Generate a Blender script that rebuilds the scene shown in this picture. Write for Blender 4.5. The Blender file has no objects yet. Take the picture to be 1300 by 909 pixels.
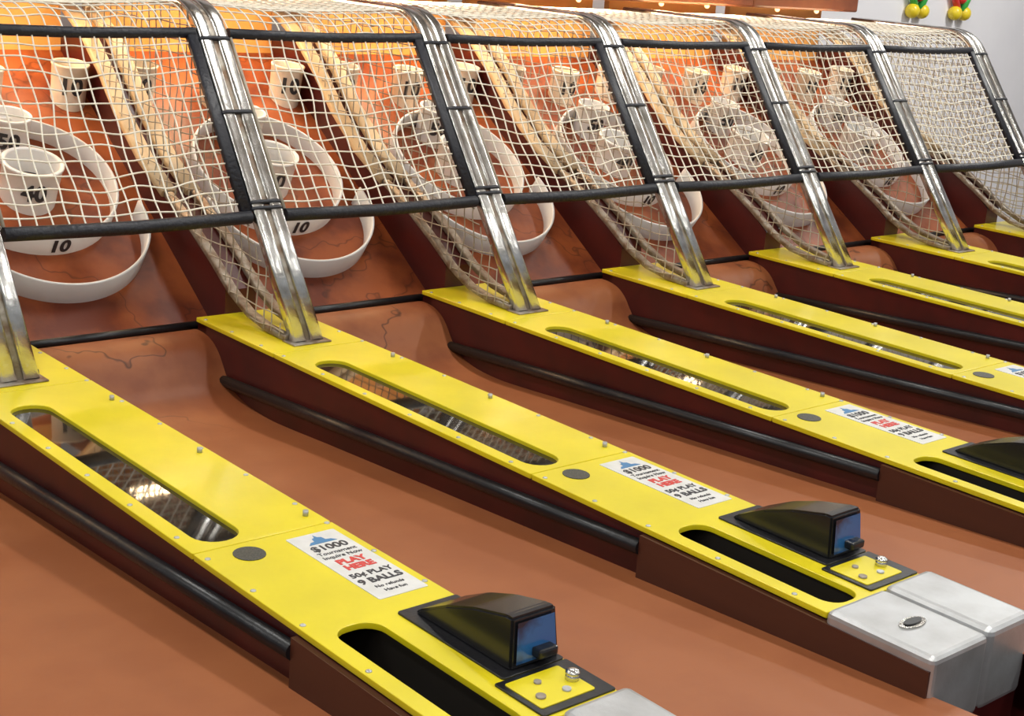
import bpy, bmesh, math, random
from mathutils import Vector, Matrix
random.seed(7)
scene=bpy.context.scene
scene.view_settings.view_transform='Standard'
H=0.70; P=0.80; N0=-1; N1=6

# ---------------- materials ----------------
def mat(name,col,rough=.5,metal=0,col2=None,scale=8,bump=0,bscale=60,coat=0,emit=None,es=0,detail=6,thr=(.35,.7),stretch=(1,1,1),spec=.5):
    m=bpy.data.materials.new(name); m.use_nodes=True
    nt=m.node_tree; b=nt.nodes['Principled BSDF']
    b.inputs['Base Color'].default_value=(*col,1); b.inputs['Roughness'].default_value=rough
    b.inputs['Metallic'].default_value=metal; b.inputs['Coat Weight'].default_value=coat
    b.inputs['Coat Roughness'].default_value=.12; b.inputs['Specular IOR Level'].default_value=spec
    tc=nt.nodes.new('ShaderNodeTexCoord'); mp=nt.nodes.new('ShaderNodeMapping'); mp.inputs['Scale'].default_value=stretch
    nt.links.new(tc.outputs['Object'],mp.inputs[0])
    if col2:
        n=nt.nodes.new('ShaderNodeTexNoise'); n.inputs['Scale'].default_value=scale; n.inputs['Detail'].default_value=detail
        r=nt.nodes.new('ShaderNodeValToRGB'); r.color_ramp.elements[0].position=thr[0]; r.color_ramp.elements[1].position=thr[1]
        r.color_ramp.elements[0].color=(*col,1); r.color_ramp.elements[1].color=(*col2,1)
        nt.links.new(mp.outputs[0],n.inputs['Vector']); nt.links.new(n.outputs['Fac'],r.inputs[0]); nt.links.new(r.outputs[0],b.inputs['Base Color'])
    if bump:
        n=nt.nodes.new('ShaderNodeTexNoise'); n.inputs['Scale'].default_value=bscale; n.inputs['Detail'].default_value=4
        u=nt.nodes.new('ShaderNodeBump'); u.inputs['Strength'].default_value=bump; u.inputs['Distance'].default_value=.01
        nt.links.new(mp.outputs[0],n.inputs['Vector']); nt.links.new(n.outputs['Fac'],u.inputs['Height']); nt.links.new(u.outputs[0],b.inputs['Normal'])
    if emit:
        b.inputs['Emission Color'].default_value=(*emit,1); b.inputs['Emission Strength'].default_value=es
    return m
def worn(name,base,wear,dark,ystart,yend,rough=.42,sc=7,cr=.6):
    m=bpy.data.materials.new(name); m.use_nodes=True; nt=m.node_tree; b=nt.nodes['Principled BSDF']; N=nt.nodes.new; K=nt.links.new
    b.inputs['Roughness'].default_value=rough; b.inputs['Specular IOR Level'].default_value=.4
    tc=N('ShaderNodeTexCoord'); geo=N('ShaderNodeNewGeometry'); sep=N('ShaderNodeSeparateXYZ'); K(tc.outputs['Object'],sep.inputs[0])
    mr=N('ShaderNodeMapRange'); mr.inputs[1].default_value=ystart; mr.inputs[2].default_value=yend; K(sep.outputs[1],mr.inputs[0])
    n1=N('ShaderNodeTexNoise'); n1.inputs['Scale'].default_value=sc; n1.inputs['Detail'].default_value=8; K(geo.outputs['Position'],n1.inputs['Vector'])
    r1=N('ShaderNodeMapRange'); r1.inputs[1].default_value=.42; r1.inputs[2].default_value=.62; K(n1.outputs['Fac'],r1.inputs[0])
    m1=N('ShaderNodeMath'); m1.operation='MULTIPLY'; 
    a1=N('ShaderNodeMath'); a1.operation='MULTIPLY_ADD'; a1.inputs[1].default_value=.72; a1.inputs[2].default_value=.28; K(mr.outputs[0],a1.inputs[0])
    K(r1.outputs[0],m1.inputs[0]); K(a1.outputs[0],m1.inputs[1])
    x1=N('ShaderNodeMix'); x1.data_type='RGBA'; x1.inputs[6].default_value=(*base,1); x1.inputs[7].default_value=(*wear,1); K(m1.outputs[0],x1.inputs[0])
    n2=N('ShaderNodeTexNoise'); n2.inputs['Scale'].default_value=2.4; n2.inputs['Detail'].default_value=4; K(geo.outputs['Position'],n2.inputs['Vector'])
    s=N('ShaderNodeMath'); s.operation='SUBTRACT'; s.inputs[1].default_value=.47; K(n2.outputs['Fac'],s.inputs[0])
    ab=N('ShaderNodeMath'); ab.operation='ABSOLUTE'; K(s.outputs[0],ab.inputs[0])
    r2=N('ShaderNodeMapRange'); r2.inputs[1].default_value=.0; r2.inputs[2].default_value=.006; r2.inputs[3].default_value=cr; r2.inputs[4].default_value=0; K(ab.outputs[0],r2.inputs[0])
    m2=N('ShaderNodeMath'); m2.operation='MULTIPLY'; K(r2.outputs[0],m2.inputs[0]); K(mr.outputs[0],m2.inputs[1])
    x2=N('ShaderNodeMix'); x2.data_type='RGBA'; x2.inputs[7].default_value=(*dark,1); K(x1.outputs[2],x2.inputs[6]); K(m2.outputs[0],x2.inputs[0])
    K(x2.outputs[2],b.inputs['Base Color'])
    bu=N('ShaderNodeBump'); bu.inputs['Strength'].default_value=.15; bu.inputs['Distance'].default_value=.01; K(n1.outputs['Fac'],bu.inputs['Height']); K(bu.outputs[0],b.inputs['Normal'])
    return m
M={}
M['yellow']=mat('yellow_paint',(.76,.635,.010),.33,0,(.66,.55,.010),5,.03,40,coat=.22)
M['maroon']=mat('maroon_paint',(.080,.008,.007),.38,0,(.042,.006,.006),6,coat=.1)
M['lane']=worn('orange_vinyl',(.315,.103,.036),(.215,.058,.020),(.04,.012,.006),-.15,.22,.48,6,.8)
M['board']=worn('orange_board',(.33,.082,.022),(.15,.028,.009),(.04,.008,.005),-1,0,.4,5)
M['black']=mat('black_rubber',(.008,.008,.010),.35,0,bump=.1)
M['tape']=mat('black_tape',(.010,.011,.018),.45,0,bump=.3,bscale=90)
M['gloss']=mat('black_plastic',(.010,.010,.012),.25,0,coat=.2)
M['blue']=mat('blue_reflection_acrylic',(.02,.11,.30),.15,0,(.006,.012,.03),14,coat=.5,thr=(.42,.6))  # blue reflection and glints painted into the dark hood window's colour
M['chrome']=mat('worn_chrome',(.66,.65,.63),.24,1,(.36,.33,.29),16,.08,50,thr=(.45,.75))
M['steel']=mat('brushed_steel',(.52,.53,.54),.4,.6,(.40,.40,.40),12,.05,80)
M['rust']=mat('rusted_metal',(.36,.33,.28),.45,.5,(.16,.09,.05),25,.3,60)
M['beige']=mat('beige_wood',(.66,.50,.30),.5,0,(.48,.33,.18),9)
M['white']=mat('white_plastic',(.82,.82,.82),.35,0,(.72,.72,.71),6,coat=.2)
M['cup']=mat('cream_plastic',(.82,.76,.64),.4,0,(.68,.58,.44),8)
M['dark']=mat('dark_hole',(.01,.007,.005),.6)
M['glass']=mat('smoky_window_pane',(.010,.008,.006),.035,0,(.035,.026,.018),22,.006,10,spec=.5)
M['grille']=mat('grey_grille',(.10,.10,.085),.5,.3,(.04,.04,.035),300)
M['net']=mat('cream_cord',(.84,.80,.69),.8,0,(.70,.65,.53),20)
M['netside']=mat('grey_cord',(.48,.43,.35),.8,0,(.30,.26,.20),20)
M['plank']=mat('dark_brown_wood',(.05,.014,.008),.42,0,(.085,.026,.013),6,.1,30,stretch=(1,.1,1))
M['label']=mat('white_label',(.70,.70,.68),.4,0,(.60,.60,.58),30)
M['ink']=mat('black_ink',(.03,.03,.035),.5)
M['red']=mat('red_ink',(.60,.05,.04),.5)
M['bluink']=mat('blue_ink',(.06,.2,.40),.5)
M['back']=mat('orange_back_panel',(.80,.42,.12),.5,0,(.65,.28,.07),4)
M['header']=mat('red_brown_header',(.30,.09,.03),.35,0,(.2,.05,.018),6,coat=.3)
M['bulb']=mat('warm_bulb',(1,.7,.35),.3,emit=(1,.6,.28),es=2.5)
M['wall']=mat('painted_wall',(.86,.85,.88),.8,0,(.80,.79,.83),2)
M['ceil']=mat('ceiling_paint',(.30,.28,.26),.9)
M['floor']=mat('dark_carpet',(.05,.025,.02),.9,0,(.03,.02,.03),30)
M['tube']=mat('fluorescent_tube',(1,1,1),.4,emit=(.95,.97,1),es=6)
M['green']=mat('green_plastic',(.05,.45,.08),.3); M['toyred']=mat('red_plastic',(.75,.05,.04),.3); M['toyyel']=mat('yellow_plastic',(.85,.65,.03),.3)

# ---------------- helpers ----------------
def me_from(vs,fs,m,smooth=False,name='m'):
    me=bpy.data.meshes.new(name); me.from_pydata([tuple(v) for v in vs],[],fs)
    bm=bmesh.new(); bm.from_mesh(me); bmesh.ops.recalc_face_normals(bm,faces=bm.faces); bm.to_mesh(me); bm.free()
    me.materials.append(M[m])
    if smooth:
        for p in me.polygons: p.use_smooth=True
    return me
def box(x0,x1,y0,y1,z0,z1,m,bev=0,seg=2):
    bm=bmesh.new(); bmesh.ops.create_cube(bm,size=1)
    for v in bm.verts: v.co=Vector(((x0+x1)/2+v.co.x*(x1-x0),(y0+y1)/2+v.co.y*(y1-y0),(z0+z1)/2+v.co.z*(z1-z0)))
    if bev: bmesh.ops.bevel(bm,geom=bm.edges[:]+bm.verts[:],offset=bev,segments=seg,affect='EDGES',profile=.5)
    me=bpy.data.meshes.new('b'); bm.to_mesh(me); bm.free(); me.materials.append(M[m]); return me
def join(meshes):
    bm=bmesh.new(); mats=[]
    for me in meshes:
        off=[]
        for mm in me.materials:
            if mm not in mats: mats.append(mm)
            off.append(mats.index(mm))
        n0=len(bm.faces); bm.from_mesh(me); bm.faces.ensure_lookup_table()
        for f in bm.faces[n0:]: f.material_index=off[f.material_index] if f.material_index<len(off) else 0
    me=bpy.data.meshes.new('j'); bm.to_mesh(me); bm.free()
    for mm in mats: me.materials.append(mm)
    return me
def xform(me,mx):
    me.transform(mx); return me
def prism_x(prof,x0,x1,m,smooth=False):
    n=len(prof); vs=[(x0,y,z) for y,z in prof]+[(x1,y,z) for y,z in prof]
    fs=[tuple(range(n)),tuple(range(2*n-1,n-1,-1))]+[(i,(i+1)%n,n+(i+1)%n,n+i) for i in range(n)]
    return me_from(vs,fs,m)
def sweep(path,sec,m,smooth=True):
    vs=[];fs=[];n=len(sec)
    for i,p in enumerate(path):
        t=(path[min(i+1,len(path)-1)]-path[max(i-1,0)]).normalized()
        ref=Vector((1,0,0)) if abs(t.x)<.9 else Vector((0,1,0))
        s=(ref-t*ref.dot(t)).normalized(); u=s.cross(t)
        for a,b in sec: vs.append(p+s*a+u*b)
    for i in range(len(path)-1):
        for j in range(n):
            k=(j+1)%n; fs.append((i*n+j,i*n+k,(i+1)*n+k,(i+1)*n+j))
    fs.append(tuple(range(n))); fs.append(tuple(range((len(path)-1)*n,len(path)*n)))
    me=me_from(vs,fs,m)
    if smooth:
        for p in me.polygons: p.use_smooth=len(p.vertices)==4
    return me
def circ(r,n=12): return [(r*math.cos(2*math.pi*i/n),r*math.sin(2*math.pi*i/n)) for i in range(n)]
def supe(a,b,n=20,e=.45):
    o=[]
    for i in range(n):
        t=2*math.pi*(i+.5)/n; c,s=math.cos(t),math.sin(t)
        o.append((a*math.copysign(abs(c)**e,c),b*math.copysign(abs(s)**e,s)))
    return o
def cyl(p0,p1,r,m,n=14): return sweep([Vector(p0),Vector(p1)],circ(r,n),m)
def sph(c,r,m,sz=1):
    bm=bmesh.new(); bmesh.ops.create_uvsphere(bm,u_segments=12,v_segments=8,radius=r)
    for v in bm.verts: v.co=Vector((v.co.x+c[0],v.co.y+c[1],v.co.z*sz+c[2]))
    for f in bm.faces: f.smooth=True
    me=bpy.data.meshes.new('s'); bm.to_mesh(me); bm.free(); me.materials.append(M[m]); return me
def curve_to_mesh(cu,m):
    o=bpy.data.objects.new('t',cu); scene.collection.objects.link(o)
    dg=bpy.context.evaluated_depsgraph_get(); dg.update()
    me=bpy.data.meshes.new_from_object(o.evaluated_get(dg)); bpy.data.objects.remove(o)
    me.materials.clear(); me.materials.append(M[m]); return me
def plate(outer,holes,z,th,m,bev=.0015):
    cu=bpy.data.curves.new('c','CURVE'); cu.dimensions='2D'; cu.fill_mode='BOTH'; cu.extrude=th/2-bev; cu.bevel_depth=bev; cu.offset=-bev
    for pts in [outer]+holes:
        s=cu.splines.new('POLY'); s.points.add(len(pts)-1); s.use_cyclic_u=True
        for q,(x,y) in zip(s.points,pts): q.co=(x,y,0,1)
    me=curve_to_mesh(cu,m); me.transform(Matrix.Translation((0,0,z))); return me
def stadium(cx,y0,y1,w,n=10):
    o=[]
    for i in range(n+1):
        t=math.pi*i/n; o.append((cx+w*math.cos(t),y1-w+w*math.sin(t)))
    for i in range(n+1):
        t=math.pi+math.pi*i/n; o.append((cx+w*math.cos(t),y0+w+w*math.sin(t)))
    return o
def rrect(x0,x1,y0,y1,r,n=6):
    o=[]
    for cx,cy,a in((x1-r,y1-r,0),(x0+r,y1-r,90),(x0+r,y0+r,180),(x1-r,y0+r,270)):
        for i in range(n+1):
            t=math.radians(a+90*i/n); o.append((cx+r*math.cos(t),cy+r*math.sin(t)))
    return o
def text(s,size,m,bold=.0,ext=.0004):
    cu=bpy.data.curves.new('f','FONT'); cu.body=s; cu.size=size; cu.align_x='CENTER'; cu.align_y='CENTER'; cu.extrude=ext; cu.offset=bold
    cu.resolution_u=4
    return curve_to_mesh(cu,m)
def L(y): return -.19-.0625*y

# ---------------- rail (divider) parts ----------------
XL,XR=-.142,.150
YE=-2.055
parts={}
parts['yellow_panel_back']=plate(rrect(XL,XR,-.057,.345,.004),[],-.005,.012,'yellow')
parts['yellow_panel_middle']=plate(rrect(XL,XR,-1.066,-.060,.004),[stadium(-.062,-1.045,-.17,.046)],-.005,.012,'yellow')
parts['yellow_panel_front']=plate(rrect(XL,XR,-1.84,-1.069,.004),[rrect(-.108,-.022,-1.83,-1.44,.035)],-.005,.012,'yellow')
parts['window_pane']=plate(rrect(-.12,.0,-1.055,-.16,.01),[],-.010,.004,'glass',.0005)
parts['round_grille']=plate(stadium(-.058,-1.148,-1.088,.029),[],.0012,.003,'grille',.0005)
parts['rail_body']=join([box(-.135,-.12,-1.84,.345,-.70,-.012,'maroon'),box(.128,.143,-1.84,.345,-.70,-.012,'maroon'),
    box(-.12,.128,-1.84,.345,-.70,-.09,'dark'),box(-.135,.143,.30,.345,-.70,-.012,'maroon'),box(-.12,-.112,-1.84,.3,-.09,-.012,'dark'),box(-.018,.128,-1.84,.3,-.09,-.013,'dark')])
bp=[]
for sx in (-.146,.154):
    bp.append(sweep([Vector((sx,y,L(y)+.062)) for y in (.18,-.4,-.9,-1.4)],circ(.0155),'black'))
parts['side_bumpers']=join(bp)
parts['side_planks']=join([prism_x([(-1.40,-.014),(-1.40,L(-1.4)+.02),(-1.40,L(-1.4)-.02),(YE,L(YE)-.05),(YE,-.014)],a,b,'plank') for a,b in((-.153,-.135),(.143,.161))])
sc=[]
for y in [.31,.17,.02,-.09,-.27,-.45,-.63,-.81,-.99,-1.10,-1.25,-1.40,-1.58,-1.76]:
    for x in (-.131,.139):
        sc.append(sph((x,y+(.03 if x>0 else 0),.001),.0055,'steel',.5))
for y in (-.22,-.62,-1.02):
    sc.append(cyl((.124,y,0),(.124,y,.012),.0055,'steel')); 
parts['screws']=join(sc)
lb=[plate(rrect(.028,.132,-1.39,-1.10,.003),[],.0015,.0016,'label',.0003)]
def lt(s,size,y,m,bold=.0): lb.append(xform(text(s,size,m,bold),Matrix.Translation((.08,y,.0027))))
lb.append(xform(plate([(-.030,-.013),(.030,-.013),(.022,-.004),(.012,-.002),(.010,.010),(.003,.013),(.0,.024),(-.003,.013),(-.010,.010),(-.012,-.002),(-.022,-.004)],[],0,.0008,'bluink',.0001),Matrix.Translation((.08,-1.133,.0026))))
lt('$1000',.030,-1.166,'ink',.0006); lt('Tournament',.016,-1.190,'ink'); lt('Inquire Now',.016,-1.208,'ink')
lt('PLAY',.026,-1.234,'red',.0012); lt('HERE',.026,-1.260,'red',.0012)
lt('50¢ PLAY',.022,-1.294,'ink',.0005); lt('9 BALLS',.026,-1.322,'ink',.0008); lt('No refunds',.013,-1.348,'ink'); lt('Have fun',.013,-1.366,'ink')
parts['price_label']=join(lb)
hp=[(-1.46,.002),(-1.47,.012),(-1.535,.045),(-1.60,.068),(-1.675,.086),(-1.692,.086),(-1.702,.002)]
def hood(x0,x1,ins):
    vs=[];n=len(hp)
    for k,xx in enumerate((x0,x1)):
        for y,z in hp:
            f=1-ins*min(1,z/.088); c=(x0+x1)/2
            vs.append((c+(xx-c)*f,y,z))
    fs=[tuple(range(n)),tuple(range(2*n-1,n-1,-1))]+[(i,(i+1)%n,n+(i+1)%n,n+i) for i in range(n)]
    me=me_from(vs,fs,'gloss'); bm=bmesh.new(); bm.from_mesh(me)
    bmesh.ops.bevel(bm,geom=bm.edges[:],offset=.004,segments=2,affect='EDGES'); bm.to_mesh(me); bm.free(); return me
parts['coin_hood']=join([hood(.046,.150,.12),plate(rrect(.022,.149,-1.715,-1.445,.006),[],.0025,.004,'black',.001)])
fr=me_from([(.056,-1.7045,.012),(.140,-1.7045,.012),(.136,-1.6970,.078),(.060,-1.6970,.078)],[(0,1,2,3)],'blue')
bt=box(.088,.128,-1.722,-1.700,.018,.034,'gloss',.004)
parts['coin_hood_window']=join([fr,bt])
parts['coin_plate']=join([plate(rrect(.0,.149,-1.83,-1.718,.004),[],.0025,.004,'black',.001),plate(rrect(.01,.12,-1.815,-1.73,.004),[],.005,.003,'yellow',.001),
   cyl((.108,-1.775,.004),(.108,-1.775,.018),.011,'chrome'),sph((.108,-1.775,.018),.012,'chrome',.5),cyl((.03,-1.79,.004),(.03,-1.79,.010),.008,'rust'),cyl((.055,-1.755,.004),(.055,-1.755,.010),.006,'rust'),cyl((.078,-1.795,.004),(.078,-1.795,.010),.007,'steel')])
parts['metal_end_cap']=join([box(-.150,.018,YE-.005,-1.842,-.14,.010,'steel',.012,3),box(.020,.158,YE-.005,-1.842,-.14,.016,'steel',.014,3),
    box(-.140,.150,YE,-1.85,-.70,-.13,'maroon'),
    plate([(-.065+.034*math.cos(t*math.pi/12),-1.96+.016*math.sin(t*math.pi/12)) for t in range(24)],[],.0115,.004,'chrome',.001),
    plate([(-.065+.024*math.cos(t*math.pi/12),-1.96+.009*math.sin(t*math.pi/12)) for t in range(24)],[],.0145,.003,'black',.0005)])
pp=[Vector((0,0,0)),Vector((0,.19,.266)),Vector((0,.38,.532)),Vector((0,.555,.777))]
for k in range(1,9):
    a=math.radians(54.5*(1-k/8))
    q=pp[-1]; d=.022; pp.append(q+Vector((0,math.cos(a)*d,math.sin(a)*d)))
ztop=pp[-1].z
pp.append(Vector((0,1.0,ztop))); pp.append(Vector((0,1.24,ztop)))
def shifted(path,dx,dn=0): return [p+Vector((dx,0,dn)) for p in path]
po=[]
for dx in (-.027,.027): po.append(sweep(shifted(pp,dx),supe(.020,.016),'chrome'))
po.append(sweep(shifted(pp,0),supe(.010,.008),'rust'))
parts['net_posts']=join(po)
def onp(z): return Vector((0,z*.7143,z))
tp=[]
for z in (.32,.335,.56,.75):
    c=onp(z); d=Vector((0,.5812,.8137))
    tp.append(sweep([c-d*.005,c+d*.005],supe(.050,.019),'tape'))
tp.append(box(-.06,.06,-.03,.03,.001,.006,'rust',.002))
c0=onp(.30)+Vector((-.064,0,0)); c1=onp(.78)+Vector((-.064,0,0)); tp.append(sweep([c0,c1],supe(.017,.010),'tape'))
c0=onp(.30)+Vector((.060,0,0)); c1=onp(.78)+Vector((.060,0,0)); tp.append(sweep([c0,c1],circ(.005),'netside'))
parts['post_wraps']=join(tp)
DT=[(.02,.010),(.12,.014),(.22,.032),(.32,.075),(.42,.140),(.55,.215),(.70,.285),(.85,.365),(1.0,.480),(1.12,.600),(1.24,.70)]
def dz(y):
    for (a,b),(c,d) in zip(DT,DT[1:]):
        if y<=c: return b+(d-b)*(y-a)/(c-a)
    return DT[-1][1]
prof=[(.345,-.70),(.345,.07)]+[(y,z-.012) for y,z in DT if y>.33]+[(1.45,.70),(1.45,-.70)]
parts['divider_wall']=prism_x(prof,-.05,.05,'maroon')
low=[Vector((0,y,z)) for y,z in DT[:7]]; up=[Vector((0,y,z)) for y,z in DT[6:]]+[Vector((0,1.40,.78))]
parts['divider_trim']=join([sweep(shifted(low,dx),supe(.014,.010),'rust') for dx in(-.043,.043)]+[sweep(shifted(up,dx),supe(.026,.012),'beige') for dx in(-.040,.040)])

# ---------------- alley parts ----------------
lp=[(-2.30,L(-2.30)),(-1.2,L(-1.2)),(-.5,L(-.5)),(-.30,L(-.30)),(-.20,-.1785),(-.12,-.1835),(-.05,-.1865),(.03,-.184),(.09,-.176),(.14,-.160),(.175,-.137),(.20,-.108),(.222,-.080),(.248,-.058),(.28,-.043),(.32,-.036),(.36,-.038),(.39,-.050),(.40,-.07)]
n=len(lp); vs=[];fs=[]
xs=[.144+(.521*i/12) for i in range(13)]
dens=[]
for i in range(n-1):
    p0=Vector((*lp[max(i-1,0)],0));p1=Vector((*lp[i],0));p2=Vector((*lp[i+1],0));p3=Vector((*lp[min(i+2,n-1)],0))
    if i<4: dens.append(p1); continue
    for k in range(4):
        t=k/4; dens.append(.5*((2*p1)+(-p0+p2)*t+(2*p0-5*p1+4*p2-p3)*t*t+(-p0+3*p1-3*p2+p3)*t**3))
dens.append(Vector((*lp[-1],0)))
for q in dens:
    for x in xs: vs.append((x,q.x,q.y))
nx=len(xs)
for i in range(len(dens)-1):
    for j in range(nx-1): fs.append((i*nx+j,i*nx+j+1,(i+1)*nx+j+1,(i+1)*nx+j))
lane=me_from(vs,fs,'lane',True)
if lane.polygons[0].normal.z<0: lane.flip_normals()
A={}
A['lane_surface']=lane
A['lane_cabinet']=join([box(.144,.665,-2.30,.34,-.70,-.215,'maroon'),box(.144,.665,-2.315,-2.295,-.70,-.04,'plank')])
A['target_gap_trim']=join([cyl((.05,.385,-.034),(.75,.385,-.034),.012,'black'),box(.05,.75,.345,.45,-.70,-.075,'black')])
th=math.atan(.675); ct,st=math.cos(th),math.sin(th)
BM=Matrix(((1,0,0,0),(0,ct,-st,.449),(0,st,ct,-.023),(0,0,0,1)))
A['target_board']=xform(box(.05,.75,-.065,1.20,-.02,0,'board'),BM)
A['back_panel']=join([box(.05,.75,1.42,1.45,-.70,1.05,'back')])
def wall(path,h,thk,m,closed=False,drop=0):
    n=len(path); vs=[];fs=[]
    for i,(x,y) in enumerate(path):
        a=path[(i-1)%n if closed else max(i-1,0)]; b=path[(i+1)%n if closed else min(i+1,n-1)]
        t=Vector((b[0]-a[0],b[1]-a[1])).normalized(); nn=Vector((-t.y,t.x))*thk/2
        for s,z in((1,0),(1,h-.002),(.4,h),(-.4,h),(-1,h-.002),(-1,0)): vs.append((x+nn.x*s,y+nn.y*s,z))
    m_=n if closed else n-1
    for i in range(m_):
        k=(i+1)%n
        for j in range(5): fs.append((i*6+j,i*6+j+1,k*6+j+1,k*6+j))
    if not closed: fs+= [tuple(range(6)),tuple(range((n-1)*6,n*6))]
    return me_from(vs,fs,m,True)
def arc(cx,cy,r,a0,a1,n=48): return [(cx+r*math.cos(math.radians(a0+(a1-a0)*i/n)),cy+r*math.sin(math.radians(a0+(a1-a0)*i/n))) for i in range(n+1)]
def ctext(s,size,cx,cy,r,zc,ang=-90,bold=.0025,slope=0):
    me=text(s,size,'ink',bold,.0002)
    for v in me.vertices:
        t=math.radians(ang)+v.co.x/r; rr=r+.002+v.co.z+slope*(v.co.y)
        v.co=Vector((cx+rr*math.cos(t),cy+rr*math.sin(t),zc+v.co.y))
    return me
def cup(cx,cy,r,h,m,txt,size,tilt,ang=-100,base=.03):
    ns=36; vs=[];fs=[]
    prof=[(r*.94,-base),(r*.97,h*.3),(r*1.02,h-.010),(r*1.06,h-.006),(r*1.06,h-.001),(r*1.03,h),(r*.93,h),(r*.90,h-.004),(r*.86,-.0)]
    for i in range(ns):
        t=2*math.pi*i/ns
        for rr,z in prof: vs.append((rr*math.cos(t),rr*math.sin(t),z))
    k=len(prof)
    for i in range(ns):
        j=(i+1)%ns
        for q in range(k-1): fs.append((i*k+q,j*k+q,j*k+q+1,i*k+q+1))
    a=me_from(vs,fs,m,True)
    hole=[(r*.88*math.cos(2*math.pi*i/24),r*.88*math.sin(2*math.pi*i/24),h*.35) for i in range(24)]
    b=me_from(hole,[tuple(range(24))],'dark')
    c=ctext(txt,size,0,0,r,h*.45,ang)
    mx=Matrix.Translation((cx,cy,0))@Matrix.Rotation(math.radians(-tilt),4,'X')
    return [xform(q,mx) for q in (a,b,c)]
W=[]
W.append(wall(arc(.40,.38,.285,4,-184),.074,.009,'white'))
W.append(wall(arc(.40,.53,.25,0,360,64)[:-1],.068,.009,'white',True))
W.append(ctext('10',.062,.40,.53,.2545,.034,-90))
W+=cup(.40,.515,.084,.115,'white','40',.070,14,-104)
W+=cup(.40,.705,.062,.120,'white','50',.066,18,-108)
for cx,cy in((.40,.91),(.682,.93),(.118,.93)): W+=cup(cx,cy,.056,.120,'cup','10',.076,24,-108)
A['target_rings']=xform(join(W),BM)
hd=[box(0,.80,1.24,1.50,.885,1.25,'header',.01)]
for k in range(2): hd.append(sph((.25+.30*k,1.30,.880),.012,'bulb'))
A['header_box']=join(hd)
A['net_bars']=join([sweep([onp(z)+Vector((x,0,s)) for x,s in((.055,0),(.25,-.004),(.4,-.006),(.55,-.004),(.745,0))],circ(r,14),'tape') for z,r in((.305,.018),(.770,.015))])

def net_curve(name,lines,r,m):
    cu=bpy.data.curves.new(name,'CURVE'); cu.dimensions='3D'; cu.bevel_depth=r; cu.bevel_resolution=1; cu.resolution_u=1
    for pts in lines:
        if len(pts)<2: continue
        s=cu.splines.new('POLY'); s.points.add(len(pts)-1)
        for q,p in zip(s.points,pts): q.co=(*p,1)
    cu.materials.append(M[m]); return cu
path=[onp(.3051)]+[p for p in pp if p.z>.40]
def along(d):
    for a,b in zip(path,path[1:]):
        l=(b-a).length
        if d<=l: return a+(b-a)*(d/l),(b-a).normalized()
        d-=l
    return path[-1],(path[-1]-path[-2]).normalized()
TL=sum((b-a).length for a,b in zip(path,path[1:]))
from mathutils import noise
CELL=.042
nu=16; nv=round(TL/CELL)
def npnt(i,j):
    u=i/nu; d=TL*j/nv
    edge=min(1,4*min(u,1-u)); fv=min(1,max(0,d/.08))
    dd=d-.016*math.sin(math.pi*u)*fv*(1 if d<.55 else .2)
    q,t=along(max(0,dd)); nrm=Vector((0,t.z,-t.y))
    nz=noise.noise(Vector((i*.3,j*.3,3)))*.016*edge*fv; n2=noise.noise(Vector((i*.4,j*.4,9)))*.016*edge*fv
    sag=(.018*math.sin(math.pi*u)*math.sin(math.pi*min(1,d/.57)) if d<.57 else .02*math.sin(math.pi*u)*math.sin(math.pi*(d-.57)/(TL-.57)))
    return Vector((.060+.68*u+nz,q.y,q.z))+nrm*sag+t*n2
lines=[[npnt(i/2,j) for i in range(2*nu+1)] for j in range(nv+1)]+[[npnt(i,j/2) for j in range(2*nv+1)] for i in range(nu+1)]
front_net=net_curve('front_net',lines,.0025,'net')
def sidenet(x,seed,c=.042):
    ls=[]
    def w(y,z): return Vector((x+noise.noise(Vector((y*9,z*9,seed)))*.012,y+noise.noise(Vector((y*9,z*9,seed+5)))*.014,z+noise.noise(Vector((y*9,z*9,seed+9)))*.014))
    z=.03
    while z<ztop:
        y0=z*.7143+.01 if z<.8 else .66
        pts=[];y=y0
        while y<1.24 and z>=dz(y): pts.append(w(y,z)); y+=c/2
        ls.append(pts); z+=c
    y=.05
    while y<1.24:
        zt=min(ztop,y/.7143); pts=[]; z=dz(y)
        while z<zt: pts.append(w(y,z)); z+=c/2
        ls.append(pts); y+=c
    return ls
side_net=net_curve('side_net',sidenet(-.055,1),.0019,'netside')
end_net=net_curve('end_net',sidenet(.055,60,.03),.0026,'net')

def add(name,data,parent):
    o=bpy.data.objects.new(name,data); scene.collection.objects.link(o); o.parent=parent; return o
for nme,d in list(parts.items())+list(A.items()): d.name=nme
for i in range(N0,N1+1):
    e=bpy.data.objects.new('arcade_ball_roll_alley' if i==N0 else 'arcade_ball_roll_alley.%03d'%(i-N0),None)
    if i==N1: e.name='alley_end_divider'
    scene.collection.objects.link(e); e.location=(i*P,0,H)
    for k,d in parts.items(): add(k,d,e)
    add('side_net',side_net,e)
    if i==N1: add('end_net',end_net,e)
    if i<N1:
        for k,d in A.items(): add(k,d,e)
        add('front_net',front_net,e)
        ld=bpy.data.lights.new('cabinet_lamp','AREA'); ld.shape='RECTANGLE'; ld.size=.55; ld.size_y=.06; ld.energy=6.5 if i<5 else 3; ld.color=(1,.70,.40) if i<5 else (1,.85,.65)
        lo=add('cabinet_lamp',ld,e); lo.location=(.4,1.22,.865)
        lo.rotation_euler=(Vector((0,-.22,-1))).to_track_quat('-Z','Y').to_euler()

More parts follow.
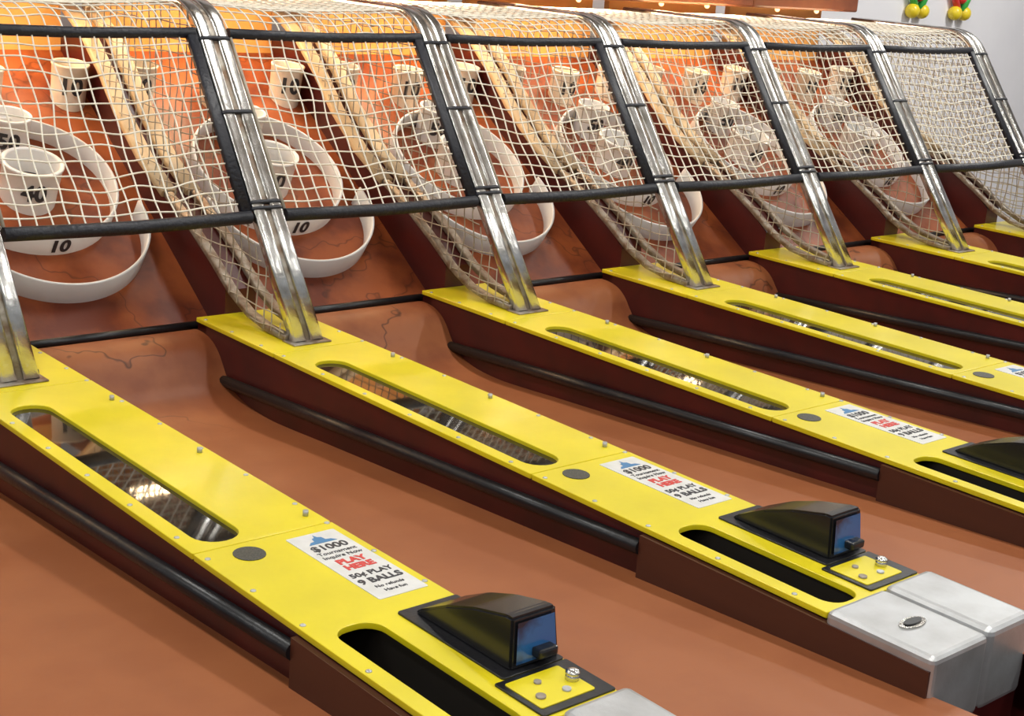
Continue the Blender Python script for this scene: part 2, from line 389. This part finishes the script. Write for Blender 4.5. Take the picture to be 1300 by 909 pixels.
# ---------------- room ----------------
def solo(name,me,loc=(0,0,0)):
    o=bpy.data.objects.new(name,me); o.location=loc; scene.collection.objects.link(o); return o
solo('floor',box(-6,10,-7,2.2,-.05,0,'floor'))
solo('wall_back',box(-6,10,2.0,2.1,0,3.4,'wall'))
solo('wall_right',box(9.9,10,-7,2.0,0,3.4,'wall'))
solo('ceiling',box(-6,10,-7,2.1,3.4,3.45,'ceil'))
k=0
for x in (-3,-.6,1.8,4.2,6.6):
    for y in (-4.6,-2.2,.2):
        me=join([box(-.12,.12,-.6,.6,-.05,0,'steel',.005),box(-.09,.09,-.57,.57,-.062,-.048,'tube')])
        o=solo('ceiling_light_fixture'+('' if k==0 else '.%03d'%k),me,(x,y,3.4)); k+=1
        ld=bpy.data.lights.new('fluorescent','AREA'); ld.shape='RECTANGLE'; ld.size=.2; ld.size_y=1.1; ld.energy=25 if not (x>6 and y>0) else 60; ld.color=(1,.985,.93)  # rear right lamp is unseen, its extra power added to brighten the wall
        lo=bpy.data.objects.new('lamp',ld); scene.collection.objects.link(lo); lo.parent=o; lo.location=(0,0,-.07)
for k,x in enumerate((6.40,6.86)):
    t=join([cyl((-.12,-.03,.12),(-.02,-.03,-.04),.022,'toyred' if k else 'green'),cyl((.12,-.03,.12),(.02,-.03,-.04),.022,'green'),sph((-.05,-.03,-.05),.045,'toyyel'),sph((.05,-.03,-.05),.045,'toyyel'),sph((0,-.03,.04),.035,'toyred'),cyl((0,0.0,.06),(0,-.05,.06),.006,'steel')])
    solo('toy_rattle'+('' if k==0 else '.001'),t,(x,1.995,1.63))
w=bpy.data.worlds.new('w'); scene.world=w; w.use_nodes=True
w.node_tree.nodes['Background'].inputs[0].default_value=(.78,.82,.88,1); w.node_tree.nodes['Background'].inputs[1].default_value=.35

# ---------------- camera ----------------
cd=bpy.data.cameras.new('camera'); cam=bpy.data.objects.new('camera',cd); scene.collection.objects.link(cam); scene.camera=cam
R=Vector((.7512,-.6558,.0766)).normalized(); F=Vector((.6510,.7167,-.2493)).normalized(); U=R.cross(F).normalized(); F=U.cross(R).normalized()
mx=Matrix(((R.x,U.x,-F.x,-1.351),(R.y,U.y,-F.y,-3.182),(R.z,U.z,-F.z,H+1.077),(0,0,0,1)))
cam.matrix_world=mx; cd.sensor_width=36; cd.sensor_fit='HORIZONTAL'; cd.lens=36*1858/1300; cd.shift_y=-44.5/1300; cd.clip_start=.05
